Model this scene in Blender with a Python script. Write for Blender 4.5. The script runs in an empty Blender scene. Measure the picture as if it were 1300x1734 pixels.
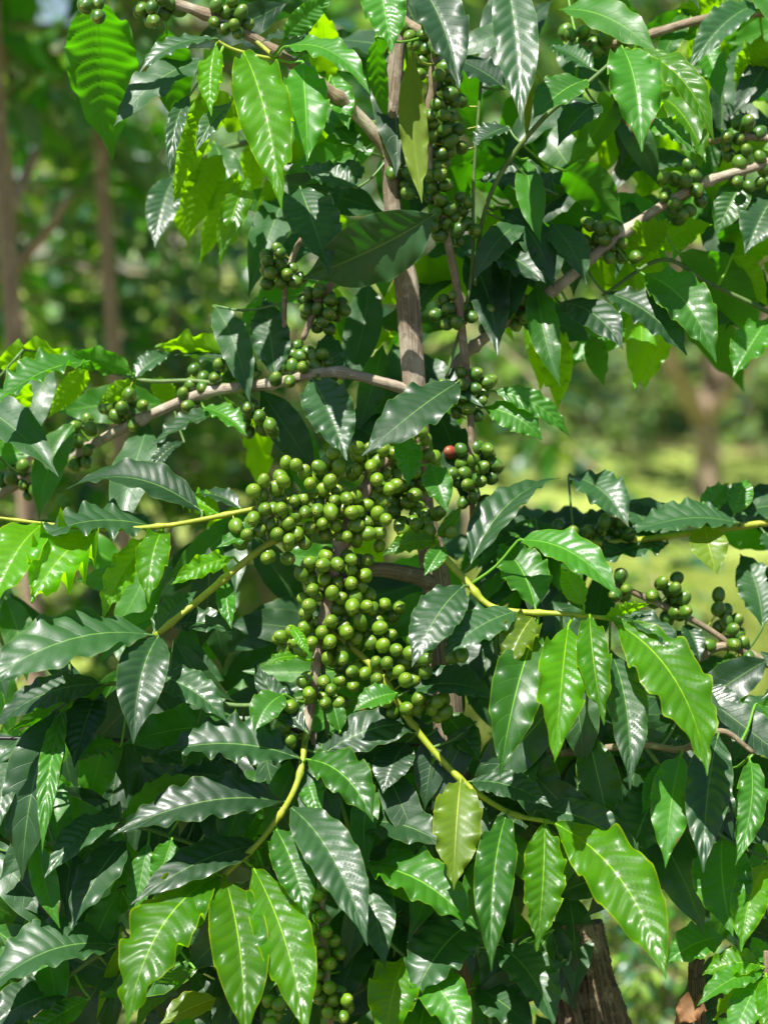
import bpy, math, random
import numpy as np
from mathutils import Matrix, Vector

# ------------------------------------------------------------------ camera, sky, sun, exposure
scene = bpy.context.scene
COL = scene.collection
PW, PH = 1300.0, 1734.0            # the photograph's own pixels
FOC = 70.0 / 36.0 * PH             # focal length in those pixels
D0 = 1.75                          # distance of the plane in focus, metres
S = D0 / FOC                       # metres per pixel on that plane
CAM_H, PITCH = 1.42, math.radians(7.0)
SUN_EL, SUN_AZ = math.radians(65.0), math.radians(-32.0)   # azimuth: 0 behind the camera, negative = to its left

cam_d = bpy.data.cameras.new('camera')
cam = bpy.data.objects.new('camera', cam_d)
COL.objects.link(cam)
cam.location = (0, 0, CAM_H)
cam.rotation_euler = (math.pi / 2 - PITCH, 0, 0)
cam_d.sensor_fit = 'VERTICAL'
cam_d.sensor_height = 36.0
cam_d.sensor_width = 24.0
cam_d.lens = 70.0
cam_d.clip_end = 2000
cam_d.dof.use_dof = True
cam_d.dof.focus_distance = D0 - 0.03
cam_d.dof.aperture_fstop = 4.0
scene.camera = cam

sd = Vector((math.sin(SUN_AZ) * math.cos(SUN_EL), -math.cos(SUN_AZ) * math.cos(SUN_EL), math.sin(SUN_EL)))
sun_d = bpy.data.lights.new('sun', 'SUN')
sun_d.energy = 5.0
sun_d.angle = math.radians(0.5)
sun_d.color = (1.0, 0.965, 0.90)
sun = bpy.data.objects.new('sun', sun_d)
sun.rotation_euler = sd.to_track_quat('Z', 'Y').to_euler()
sun.location = (-2, -2, 6)
COL.objects.link(sun)

world = bpy.data.worlds.new('World')
scene.world = world
world.use_nodes = True
wn = world.node_tree
sky = wn.nodes.new('ShaderNodeTexSky')
sky.sky_type = 'NISHITA'
sky.sun_disc = False
sky.sun_elevation = SUN_EL
sky.sun_rotation = math.atan2(sd.x, sd.y)
sky.dust_density = 0.6
bg = wn.nodes['Background']
bg.inputs['Strength'].default_value = 0.052
wn.links.new(sky.outputs[0], bg.inputs[0])

vs = scene.view_settings
vs.view_transform = 'Standard'
vs.look = 'None'
vs.exposure = 1.2
vs.gamma = 1.0
vs.use_curve_mapping = False
scene.cycles.use_denoising = True
scene.cycles.max_bounces = 8
scene.cycles.transmission_bounces = 6
scene.cycles.sample_clamp_indirect = 6.0

rng = np.random.default_rng(11)
random.seed(5)

# ------------------------------------------------------------------ coordinates
cp, sp = math.cos(PITCH), math.sin(PITCH)
C2W = np.array([[1, 0, 0], [0, sp, -cp], [0, cp, sp]])   # camera axes (right, up, back) to world


def pc(x, y, z):
    """photo pixel and depth (pixels towards the camera from the focus plane) -> camera space"""
    D = D0 - z * S
    return np.array([(x - PW / 2) / FOC * D, -(y - PH / 2) / FOC * D, -D])


def w_of(c):
    c = np.asarray(c, float)
    return c @ C2W.T + np.array([0, 0, CAM_H])


def ground_pt(x, dist):
    return np.array([(x - PW / 2) / FOC * dist, dist, 0.0])


def nrm(v):
    return v / (np.linalg.norm(v, axis=-1, keepdims=True) + 1e-12)


# ------------------------------------------------------------------ mesh collecting
class MB:
    def __init__(self):
        self.v, self.f, self.uv, self.t, self.m, self.n = [], [], [], [], [], 0

    def add(self, verts, quads, uv, tone=0.5, mat=0):
        verts = np.asarray(verts, float)
        quads = np.asarray(quads, int)
        self.v.append(verts)
        self.f.append(quads + self.n)
        self.uv.append(np.asarray(uv, float))
        self.t.append(np.full(len(verts), float(tone)))
        self.m.append(np.full(len(quads), mat, int))
        self.n += len(verts)

    def merge(self, o, mat=None):
        for v, f, uv, t, m in zip(o.v, o.f, o.uv, o.t, o.m):
            pass
        if not o.v:
            return
        V, F, U, T, M = (np.concatenate(o.v), np.concatenate(o.f), np.concatenate(o.uv),
                         np.concatenate(o.t), np.concatenate(o.m))
        self.v.append(V); self.f.append(F + self.n); self.uv.append(U); self.t.append(T)
        self.m.append(M if mat is None else np.full(len(F), mat, int))
        self.n += len(V)

    def mesh(self, name, mats, origin=(0, 0, 0), smooth=True):
        V = np.concatenate(self.v) - np.asarray(origin, float)
        F = np.concatenate(self.f); U = np.concatenate(self.uv)
        T = np.concatenate(self.t); M = np.concatenate(self.m)
        me = bpy.data.meshes.new(name)
        me.vertices.add(len(V)); me.vertices.foreach_set('co', V.astype(np.float32).ravel())
        me.loops.add(F.size); me.loops.foreach_set('vertex_index', F.astype(np.int32).ravel())
        k = F.shape[1]
        me.polygons.add(len(F))
        me.polygons.foreach_set('loop_start', np.arange(0, F.size, k, dtype=np.int32))
        me.polygons.foreach_set('loop_total', np.full(len(F), k, dtype=np.int32))
        me.polygons.foreach_set('material_index', M.astype(np.int32))
        me.polygons.foreach_set('use_smooth', np.full(len(F), smooth))
        uvl = me.uv_layers.new(name='UVMap')
        uvl.data.foreach_set('uv', U[F.ravel()].astype(np.float32).ravel())
        at = me.attributes.new('tone', 'FLOAT', 'POINT')
        at.data.foreach_set('value', T.astype(np.float32))
        for m in mats:
            me.materials.append(m)
        me.update(calc_edges=True)
        me.validate()
        return me


def obj(name, mb, mats, parent=None, origin=(0, 0, 0), smooth=True):
    if not isinstance(mats, (list, tuple)):
        mats = [mats]
    me = mb.mesh(name, mats, origin, smooth)
    o = bpy.data.objects.new(name, me)
    COL.objects.link(o)
    if parent is not None:
        o.parent = parent
    return o


def thing(name, label, cat, loc, group=None):
    o = bpy.data.objects.new(name, None)
    COL.objects.link(o)
    o.empty_display_size = 0.05
    o.location = loc
    tag(o, label, cat, group)
    return o


def tag(o, label=None, cat=None, group=None, kind=None):
    if label: o['label'] = label
    if cat: o['category'] = cat
    if group: o['group'] = group
    if kind: o['kind'] = kind
    return o


# ------------------------------------------------------------------ materials
def new_mat(name):
    m = bpy.data.materials.new(name)
    m.use_nodes = True
    nt = m.node_tree
    for n in list(nt.nodes):
        nt.nodes.remove(n)
    out = nt.nodes.new('ShaderNodeOutputMaterial')
    return m, nt, out


class NT:
    """small helper for wiring nodes"""
    def __init__(self, nt): self.nt = nt

    def node(self, kind, **kw):
        n = self.nt.nodes.new(kind)
        for k, v in kw.items(): setattr(n, k, v)
        return n

    def put(self, sock, v):
        if hasattr(v, 'is_output') or isinstance(v, bpy.types.NodeSocket):
            self.nt.links.new(v, sock)
        elif v is not None:
            if isinstance(v, tuple) and len(v) == 3 and sock.type == 'RGBA': v = (*v, 1)
            sock.default_value = v

    def math(self, op, a, b=None, c=None, clamp=False):
        n = self.node('ShaderNodeMath', operation=op, use_clamp=clamp)
        self.put(n.inputs[0], a); self.put(n.inputs[1], b); self.put(n.inputs[2], c)
        return n.outputs[0]

    def mix(self, f, a, b, blend='MIX'):
        n = self.node('ShaderNodeMix', data_type='RGBA', blend_type=blend)
        self.put(n.inputs[0], f); self.put(n.inputs[6], a); self.put(n.inputs[7], b)
        return n.outputs[2]

    def mapr(self, v, a, b, c=0.0, d=1.0, smooth=True):
        n = self.node('ShaderNodeMapRange')
        if smooth: n.interpolation_type = 'SMOOTHSTEP'
        self.put(n.inputs[0], v)
        for i, q in zip((1, 2, 3, 4), (a, b, c, d)): n.inputs[i].default_value = q
        return n.outputs[0]

    def noise(self, vec, scale, detail=3, rough=0.55):
        n = self.node('ShaderNodeTexNoise')
        n.inputs['Scale'].default_value = scale
        n.inputs['Detail'].default_value = detail
        n.inputs['Roughness'].default_value = rough
        if vec is not None: self.nt.links.new(vec, n.inputs['Vector'])
        return n.outputs[0]


NVEIN = 11.0


def leaf_material(name, base, trans, under, vein, edge, rough=0.3, tfac=0.32, spots=0.0, vein_amt=0.45, spec=0.45):
    m, nt, out = new_mat(name)
    h = NT(nt)
    geo = h.node('ShaderNodeNewGeometry')
    tc = h.node('ShaderNodeTexCoord')
    uvs = h.node('ShaderNodeSeparateXYZ'); nt.links.new(tc.outputs['UV'], uvs.inputs[0])
    tone = h.node('ShaderNodeAttribute', attribute_name='tone').outputs['Fac']
    au = h.math('ABSOLUTE', h.math('MULTIPLY_ADD', uvs.outputs[0], 2.0, -1.0))
    v = uvs.outputs[1]
    # midrib: a tapering pale line
    wid = h.math('MULTIPLY_ADD', v, -0.028, 0.042)
    mid = h.math('SUBTRACT', 1.0, h.math('DIVIDE', au, wid), clamp=True)
    mid = h.mapr(mid, 0.0, 0.5)
    ph = h.math('MULTIPLY', h.math('SUBTRACT', v, h.math('MULTIPLY', au, 0.13)), NVEIN)
    fr = h.math('ABSOLUTE', h.math('SUBTRACT', h.math('FRACT', ph), 0.5))   # 0.5 on the vein
    lat = h.mapr(fr, 0.44, 0.495)
    lat = h.math('MULTIPLY', lat, h.mapr(au, 0.95, 0.55, 0.0, 1.0))
    ns = h.noise(tc.outputs['Object'], 26.0, 4)
    nf = h.noise(tc.outputs['Object'], 420.0, 3)
    t2 = h.math('ADD', h.math('MULTIPLY', tone, 0.75), h.math('MULTIPLY', ns, 0.55))
    darker = tuple(c * 0.62 for c in base); lighter = tuple(min(1, c * 1.55) for c in base)
    lighter = (lighter[0] * 1.15, lighter[1], lighter[2] * 0.8)
    col = h.mix(h.mapr(t2, 0.15, 1.1), darker, lighter)
    col = h.mix(h.math('MULTIPLY', h.mapr(nf, 0.35, 0.75), 0.16), col, tuple(c * 0.55 for c in base))
    col = h.mix(h.math('MULTIPLY', lat, vein_amt), col, vein)
    col = h.mix(h.math('MULTIPLY', mid, 0.85), col, tuple(min(1, c * 1.7) for c in vein))
    col = h.mix(h.math('MULTIPLY', h.mapr(au, 0.94, 1.0), 0.5), col, edge)  # naturally paler margin, lightened further with a painted rim glow
    tcol = h.mix(h.mapr(t2, 0.15, 1.1), tuple(c * 0.8 for c in trans), tuple(min(1, c * 1.2) for c in trans))
    tcol = h.mix(h.math('MULTIPLY', mid, 0.5), tcol, tuple(c * 0.5 for c in trans))
    ucol = h.mix(h.math('MULTIPLY', h.math('MAXIMUM', mid, lat), 0.6), under, tuple(min(1, c * 1.5) for c in under))
    rg = h.math('ADD', h.math('MULTIPLY_ADD', nf, 0.14, rough - 0.16), h.math('MULTIPLY', h.noise(tc.outputs['Object'], 48.0, 3), 0.26))
    sc_ = h.math('ADD', h.math('ADD', au, h.math('MULTIPLY', h.mapr(v, 0.8, 1.0), 0.25)), h.math('MULTIPLY', h.math('SUBTRACT', h.noise(tc.outputs['Object'], 55.0, 4), 0.5), 1.1))
    sc_ = h.math('MULTIPLY', h.mapr(sc_, 1.16, 1.24), h.mapr(tone, 0.68, 0.76))
    col = h.mix(sc_, col, (0.13, 0.075, 0.025)); ucol = h.mix(sc_, ucol, (0.16, 0.10, 0.04)); tcol = h.mix(sc_, tcol, (0.10, 0.04, 0.01))
    if spots:
        vo = h.node('ShaderNodeTexVoronoi'); vo.inputs['Scale'].default_value = 75.0
        dv = h.node('ShaderNodeVectorMath', operation='MULTIPLY_ADD')
        nz = h.node('ShaderNodeTexNoise'); nz.inputs['Scale'].default_value = 160.0; nt.links.new(tc.outputs['Object'], nz.inputs['Vector'])
        nt.links.new(nz.outputs['Color'], dv.inputs[0]); dv.inputs[1].default_value = (0.008, 0.008, 0.008); nt.links.new(tc.outputs['Object'], dv.inputs[2])
        nt.links.new(dv.outputs[0], vo.inputs['Vector'])
        sm = h.math('MULTIPLY', h.mapr(vo.outputs['Distance'], 0.2, 0.13), h.mapr(h.noise(tc.outputs['Object'], 34.0, 2), 0.62, 0.68))
        sm = h.math('MULTIPLY', sm, h.mapr(tone, 0.35, 0.5))
        col = h.mix(sm, col, (0.42, 0.22, 0.02)); tcol = h.mix(sm, tcol, (0.5, 0.25, 0.02)); ucol = h.mix(sm, ucol, (0.4, 0.2, 0.03))
    side = h.mix(geo.outputs['Backfacing'], col, ucol)
    p = h.node('ShaderNodeBsdfPrincipled')
    nt.links.new(side, p.inputs['Base Color'])
    rg2 = h.math('ADD', rg, h.math('MULTIPLY', geo.outputs['Backfacing'], 0.28))
    nt.links.new(rg2, p.inputs['Roughness'])
    p.inputs['IOR'].default_value = 1.5
    p.inputs['Specular IOR Level'].default_value = spec
    p.inputs['Coat Roughness'].default_value = 0.24
    nt.links.new(h.math('MULTIPLY', h.math('MULTIPLY_ADD', geo.outputs['Backfacing'], -0.28, 0.36), h.mapr(h.noise(tc.outputs['Object'], 38.0, 3), 0.36, 0.62, 0.15, 1.0)), p.inputs['Coat Weight'])
    bmp = h.node('ShaderNodeBump')
    bmp.inputs['Strength'].default_value = 0.5
    bmp.inputs['Distance'].default_value = 0.0006
    hh = h.math('SUBTRACT', h.math('ADD', h.math('MULTIPLY', nf, 0.35), h.math('MULTIPLY', h.noise(tc.outputs['Object'], 130.0, 2), 0.35)), h.math('MULTIPLY', lat, 0.6))
    nt.links.new(hh, bmp.inputs['Height'])
    nt.links.new(bmp.outputs[0], p.inputs['Normal'])
    tr = h.node('ShaderNodeBsdfTranslucent')
    nt.links.new(tcol, tr.inputs['Color'])
    mx = h.node('ShaderNodeMixShader')
    mx.inputs[0].default_value = tfac
    nt.links.new(p.outputs[0], mx.inputs[1]); nt.links.new(tr.outputs[0], mx.inputs[2])
    nt.links.new(mx.outputs[0], out.inputs['Surface'])
    return m


LEAFM = [
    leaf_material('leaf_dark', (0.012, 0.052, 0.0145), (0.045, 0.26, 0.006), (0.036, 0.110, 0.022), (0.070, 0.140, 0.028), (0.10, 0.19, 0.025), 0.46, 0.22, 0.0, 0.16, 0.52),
    leaf_material('leaf_green', (0.023, 0.114, 0.006), (0.13, 0.58, 0.002), (0.055, 0.175, 0.008), (0.11, 0.26, 0.02), (0.24, 0.38, 0.008), 0.44, 0.34, 0.0, 0.20, 0.42),
    leaf_material('leaf_young', (0.042, 0.172, 0.0015), (0.40, 0.86, 0.0005), (0.120, 0.270, 0.003), (0.18, 0.34, 0.008), (0.52, 0.60, 0.003), 0.42, 0.48, 0.0, 0.22, 0.36),
    leaf_material('leaf_old', (0.075, 0.150, 0.006), (0.36, 0.52, 0.003), (0.120, 0.185, 0.010), (0.26, 0.30, 0.04), (0.40, 0.42, 0.03), 0.46, 0.38, 1.0, 0.22, 0.5),
]
KI = {'d': 0, 'm': 1, 'y': 2, 'o': 3}
FARM = [  # base colours lifted to paint in the sunlit sheen of far crowns
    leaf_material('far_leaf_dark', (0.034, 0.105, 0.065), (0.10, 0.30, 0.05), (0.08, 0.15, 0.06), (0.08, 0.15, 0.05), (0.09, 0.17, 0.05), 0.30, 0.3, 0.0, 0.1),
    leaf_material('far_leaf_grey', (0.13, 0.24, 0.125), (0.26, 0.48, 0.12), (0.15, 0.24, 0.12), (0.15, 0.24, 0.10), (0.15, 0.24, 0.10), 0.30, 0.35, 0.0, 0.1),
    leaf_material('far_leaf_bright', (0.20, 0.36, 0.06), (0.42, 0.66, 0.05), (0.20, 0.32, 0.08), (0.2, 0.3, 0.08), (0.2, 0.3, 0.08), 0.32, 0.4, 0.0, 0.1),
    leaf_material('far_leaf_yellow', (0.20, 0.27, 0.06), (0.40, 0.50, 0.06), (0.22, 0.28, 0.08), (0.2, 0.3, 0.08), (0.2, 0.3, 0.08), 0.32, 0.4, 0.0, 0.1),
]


def wood_material(name, c1, c2, c3, rough=0.8, bump=0.6, sx=14.0, sy=50.0):
    m, nt, out = new_mat(name)
    h = NT(nt)
    tc = h.node('ShaderNodeTexCoord')
    mp = h.node('ShaderNodeMapping'); mp.inputs['Scale'].default_value = (sx, sy, 1)
    nt.links.new(tc.outputs['UV'], mp.inputs[0])
    n1 = h.noise(mp.outputs[0], 1.0, 6, 0.65)
    mp2 = h.node('ShaderNodeMapping'); mp2.inputs['Scale'].default_value = (sx * 1.6, sy * 0.25, 1)
    nt.links.new(tc.outputs['UV'], mp2.inputs[0])
    n2 = h.noise(mp2.outputs[0], 1.0, 4, 0.6)
    n3 = h.noise(tc.outputs['Object'], 30.0, 3)
    col = h.mix(h.mapr(n2, 0.35, 0.66), c1, c2)
    n4 = h.noise(tc.outputs['Object'], 85.0, 4, 0.7)
    col = h.mix(h.mapr(n3, 0.5, 0.72), col, c3)
    col = h.mix(h.mapr(n4, 0.56, 0.7, 0.0, 0.6), col, tuple(min(1, c * 1.25) for c in c3))
    col = h.mix(h.mapr(n4, 0.44, 0.3, 0.0, 0.6), col, tuple(c * 0.5 for c in c1))
    col = h.mix(h.mapr(n1, 0.55, 0.8, 0.0, 0.55), col, tuple(c * 0.35 for c in c1))
    p = h.node('ShaderNodeBsdfPrincipled')
    nt.links.new(col, p.inputs['Base Color'])
    p.inputs['Roughness'].default_value = rough
    b = h.node('ShaderNodeBump'); b.inputs['Strength'].default_value = bump; b.inputs['Distance'].default_value = 0.002
    nt.links.new(h.math('ADD', n1, h.math('MULTIPLY', n2, 1.3)), b.inputs['Height'])
    nt.links.new(b.outputs[0], p.inputs['Normal'])
    nt.links.new(p.outputs[0], out.inputs['Surface'])
    return m


M_BARK = wood_material('coffee_bark', (0.13, 0.092, 0.058), (0.30, 0.235, 0.16), (0.42, 0.36, 0.27), 0.85, 0.9)
M_TWIG = wood_material('brown_twig', (0.145, 0.10, 0.055), (0.29, 0.225, 0.14), (0.42, 0.37, 0.27), 0.7, 0.6, 10.0, 120.0)
M_STUMP = wood_material('old_stump_bark', (0.050, 0.034, 0.021), (0.16, 0.115, 0.07), (0.25, 0.20, 0.13), 0.92, 1.0, 12.0, 70.0)
M_FARBARK = wood_material('far_bark', (0.20, 0.14, 0.09), (0.36, 0.265, 0.18), (0.44, 0.35, 0.25), 0.85, 0.6, 6, 8)
M_SHOOT = wood_material('yellow_green_shoot', (0.20, 0.27, 0.012), (0.33, 0.37, 0.015), (0.36, 0.38, 0.03), 0.42, 0.3)
M_STEM = wood_material('green_stem', (0.05, 0.11, 0.02), (0.09, 0.17, 0.03), (0.13, 0.19, 0.05), 0.5, 0.3)


def berry_material(name, dark, light, blush, rough=0.3):
    m, nt, out = new_mat(name)
    h = NT(nt)
    tone = h.node('ShaderNodeAttribute', attribute_name='tone').outputs['Fac']
    tc = h.node('ShaderNodeTexCoord')
    uvs = h.node('ShaderNodeSeparateXYZ'); nt.links.new(tc.outputs['UV'], uvs.inputs[0])
    ns = h.noise(tc.outputs['Object'], 190.0, 4)
    col = h.mix(h.math('ADD', h.math('MULTIPLY', tone, 0.8), h.math('MULTIPLY', h.math('SUBTRACT', ns, 0.4), 0.7), clamp=True), dark, light)
    # pale flush around the scar end, stalk end a shade deeper
    col = h.mix(h.mapr(uvs.outputs[1], 0.7, 0.97, 0.0, 0.55), col, blush)
    ring = h.math('MULTIPLY', h.mapr(uvs.outputs[1], 0.905, 0.935), 0.7)
    col = h.mix(ring, col, tuple(c * 1.35 for c in blush))
    sp_ = h.math('MULTIPLY', h.mapr(h.noise(tc.outputs['Object'], 700.0, 2), 0.66, 0.72), 0.5)
    col = h.mix(sp_, col, blush)
    p = h.node('ShaderNodeBsdfPrincipled')
    nt.links.new(col, p.inputs['Base Color'])
    nt.links.new(h.math('MULTIPLY_ADD', ns, 0.2, rough - 0.06), p.inputs['Roughness'])
    p.inputs['Specular IOR Level'].default_value = 0.5
    p.inputs['Subsurface Weight'].default_value = 0.06
    p.inputs['Subsurface Radius'].default_value = (0.004, 0.006, 0.002)
    p.inputs['Subsurface Scale'].default_value = 0.5
    b = h.node('ShaderNodeBump'); b.inputs['Strength'].default_value = 0.12; b.inputs['Distance'].default_value = 0.001
    nt.links.new(ns, b.inputs['Height']); nt.links.new(b.outputs[0], p.inputs['Normal'])
    nt.links.new(p.outputs[0], out.inputs['Surface'])
    return m


M_BERRY = berry_material('green_berry', (0.025, 0.092, 0.010), (0.138, 0.252, 0.007), (0.20, 0.26, 0.025), 0.34)
M_BERRY.node_tree.nodes['Principled BSDF'].inputs['Coat Weight'].default_value = 0.25
M_BERRY.node_tree.nodes['Principled BSDF'].inputs['Coat Roughness'].default_value = 0.16
M_BLACKB = berry_material('black_berry', (0.006, 0.005, 0.008), (0.02, 0.016, 0.02), (0.04, 0.03, 0.03), 0.4)
M_REDB = berry_material('red_berry', (0.20, 0.03, 0.02), (0.34, 0.07, 0.05), (0.3, 0.15, 0.06))


def plain(name, c, rough=0.6, var=0.3, scale=200.0):
    m, nt, out = new_mat(name)
    h = NT(nt)
    tc = h.node('ShaderNodeTexCoord')
    col = h.mix(h.noise(tc.outputs['Object'], scale, 4), tuple(q * (1 - var) for q in c), tuple(min(1, q * (1 + var)) for q in c))
    p = h.node('ShaderNodeBsdfPrincipled')
    nt.links.new(col, p.inputs['Base Color']); p.inputs['Roughness'].default_value = rough
    nt.links.new(p.outputs[0], out.inputs['Surface'])
    return m


M_SCAR = plain('berry_scar', (0.09, 0.075, 0.02), 0.8)
M_WIRE = plain('wire_metal', (0.012, 0.012, 0.013), 0.5)
M_DRY = plain('dry_leaf', (0.15, 0.07, 0.025), 0.75, 0.7, 90.0)

# ------------------------------------------------------------------ leaf geometry
_pv = np.array([0, .04, .10, .18, .28, .38, .48, .58, .68, .77, .85, .91, .955, .985, 1.0])
_pf = np.array([.03, .13, .40, .69, .91, .99, 1.0, .94, .80, .60, .35, .175, .08, .04, 0.01])


def leaf_geo(mb, P0, Pc, P1, N, hw, nu, nv, mat, tone, wave, fold, quilt, twist=0.0, kw=4.0, att=None, sr=0.0012):
    """a leaf in world space: P0 base, Pc bezier control, P1 tip, N upper-side normal, hw half width"""
    v = np.linspace(0, 1, nv + 1)
    t = v[:, None]
    Cx = (1 - t) ** 2 * P0 + 2 * t * (1 - t) * Pc + t ** 2 * P1
    T = nrm(2 * (1 - t) * (Pc - P0) + 2 * t * (P1 - Pc))
    Nv = nrm(N[None] - (T @ N)[:, None] * T)
    B = np.cross(T, Nv)
    if twist:
        a = (twist * (v - 0.35))[:, None]
        B, Nv = B * np.cos(a) + Nv * np.sin(a), Nv * np.cos(a) - B * np.sin(a)
    f = np.interp(v, _pv, _pf)
    L = np.linalg.norm(P1 - P0)
    u = np.linspace(-1, 1, nu + 1)
    u = np.sign(u) * np.abs(u) ** 0.85
    au = np.abs(u)[None]
    fh = (f * hw)[:, None]
    ph = rng.uniform(0, 6.28, 4)
    side = (u[None] > 0)
    s1 = np.where(side, ph[0], ph[1]); s2 = np.where(side, ph[2], ph[3])
    vv = v[:, None]
    wv = (np.sin(6.283 * kw * vv + s1) + 0.55 * np.sin(6.283 * kw * 1.73 * vv + s2))
    env = np.sqrt(np.clip(f, 0, 1))[:, None] * hw
    off = fh * (fold * np.sqrt(u[None] ** 2 + 0.004) - 0.32 * fold * au ** 3)
    off = off + wave * env * au ** 4 * wv
    nv_ = NVEIN * (1 + 0.22 * math.sin(ph[0] * 5.0))
    phq = nv_ * (vv - 0.13 * au) + 0.22 * np.sin(ph[1] + 7 * vv) + 0.25 * np.where(side, math.sin(ph[3]), 0)
    q = np.abs(np.sin(math.pi * phq)) ** 0.9 - 0.6
    off = off + quilt * L * q * (1 - 0.8 * au ** 5) * np.clip(au * 7 + 0.12, 0, 1) * np.sqrt(f)[:, None]
    off = off + 0.05 * L * 0.25 * np.sin(6.283 * vv * 0.9 + ph[2]) * (0.3 + au * 0.7) * np.sqrt(f)[:, None]
    lat = u[None] * fh * (1 + wave * 0.04 * wv * au) * math.cos(fold * 0.6)
    V = Cx[:, None] + lat[..., None] * B[:, None] + off[..., None] * Nv[:, None]
    n = nu + 1
    I, J = np.meshgrid(np.arange(nv), np.arange(nu), indexing='ij')
    a = I * n + J
    F = np.stack([a, a + 1, a + n + 1, a + n], -1).reshape(-1, 4)
    UV = np.stack(np.broadcast_arrays((u[None] + 1) / 2, phq / NVEIN + 0.13 * au), -1).reshape(-1, 2)
    mb.add(V.reshape(-1, 3), F, UV, tone, mat)
    if att is not None:
        att = np.asarray(att)
        d = np.linalg.norm(att - P0)
        mid = att * 0.45 + P0 * 0.55 - nrm(Pc - P0) * 0 + np.array([0, 0, -0.08 * d])
        pts = [att, mid, P0 + 0.0 * T[0], Cx[max(1, nv // 14)]]
        tube(mb, pts, [sr * 1.2, sr, sr, sr * 0.5], 6, mat, tone, uvfix=(0.5, 0.02), sub=3)


def catmull(P, R, sub):
    P = np.asarray(P, float); R = np.asarray(R, float)
    A = np.vstack([2 * P[0] - P[1], P, 2 * P[-1] - P[-2]])
    out, ro = [], []
    for i in range(len(P) - 1):
        p0, p1, p2, p3 = A[i:i + 4]
        for s in range(sub):
            t = s / sub
            out.append(0.5 * (2 * p1 + (p2 - p0) * t + (2 * p0 - 5 * p1 + 4 * p2 - p3) * t * t + (3 * p1 - p0 - 3 * p2 + p3) * t ** 3))
            ro.append(R[i] * (1 - t) + R[i + 1] * t)
    out.append(P[-1]); ro.append(R[-1])
    return np.array(out), np.array(ro)


def tube(mb, pts, rad, seg=10, mat=0, tone=0.5, uvfix=None, sub=6, rough=0.0, ridges=0.0, nodes=None, cap=True):
    C, R = catmull(pts, rad, sub)
    n = len(C)
    T = nrm(np.gradient(C, axis=0))
    ref = np.array([0.0, 1.0, 0.1]) if abs(T[0][1]) < 0.9 else np.array([1.0, 0, 0.1])
    X = []
    x = nrm(ref - T[0] * (ref @ T[0]))
    for i in range(n):
        x = nrm(x - T[i] * (x @ T[i])); X.append(x)
    X = np.array(X); Y = np.cross(T, X)
    ds = np.concatenate([[0], np.cumsum(np.linalg.norm(np.diff(C, axis=0), axis=1))])
    if nodes:                                   # swollen rings where leaf pairs sit
        R = R * (1 + 0.42 * np.exp(-((np.mod(ds + nodes * 0.5, nodes) - nodes * 0.5) / 0.004) ** 2))
    a = np.linspace(0, 2 * math.pi, seg, endpoint=False)
    rr = np.repeat(R[:, None], seg, 1)
    if ridges:
        k = rng.uniform(0, 6.28, 6)
        rr = rr * (1 + ridges * (np.sin(5 * a[None] + 8 * ds[:, None] + k[0]) * 0.5 + np.sin(9 * a[None] - 11 * ds[:, None] + k[1]) * 0.4 + np.sin(3 * a[None] + k[2] + 25 * ds[:, None]) * 0.5))
    if rough:
        rr = rr * (1 + rng.normal(0, rough, rr.shape))
    V = C[:, None] + rr[..., None] * (np.cos(a)[None, :, None] * X[:, None] + np.sin(a)[None, :, None] * Y[:, None])
    V = V.reshape(-1, 3)
    I, J = np.meshgrid(np.arange(n - 1), np.arange(seg), indexing='ij')
    F = np.stack([I * seg + J, I * seg + (J + 1) % seg, (I + 1) * seg + (J + 1) % seg, (I + 1) * seg + J], -1).reshape(-1, 4)
    UV = np.stack(np.broadcast_arrays(np.abs(a[None] / math.pi - 1), ds[:, None]), -1).reshape(-1, 2)
    if uvfix: UV = np.tile(np.array(uvfix, float), (len(V), 1))
    if cap:
        base = len(V)
        V = np.vstack([V, C[0], C[-1]])
        UV = np.vstack([UV, UV[0], UV[-1]])
        caps = []
        for j in range(0, seg, 2):
            caps.append([base, (j + 2) % seg, j + 1, j])
            e = (n - 1) * seg
            caps.append([base + 1, e + j, e + j + 1, e + (j + 2) % seg])
        F = np.vstack([F, np.array(caps)])
    mb.add(V, F, UV, tone, mat)


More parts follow.
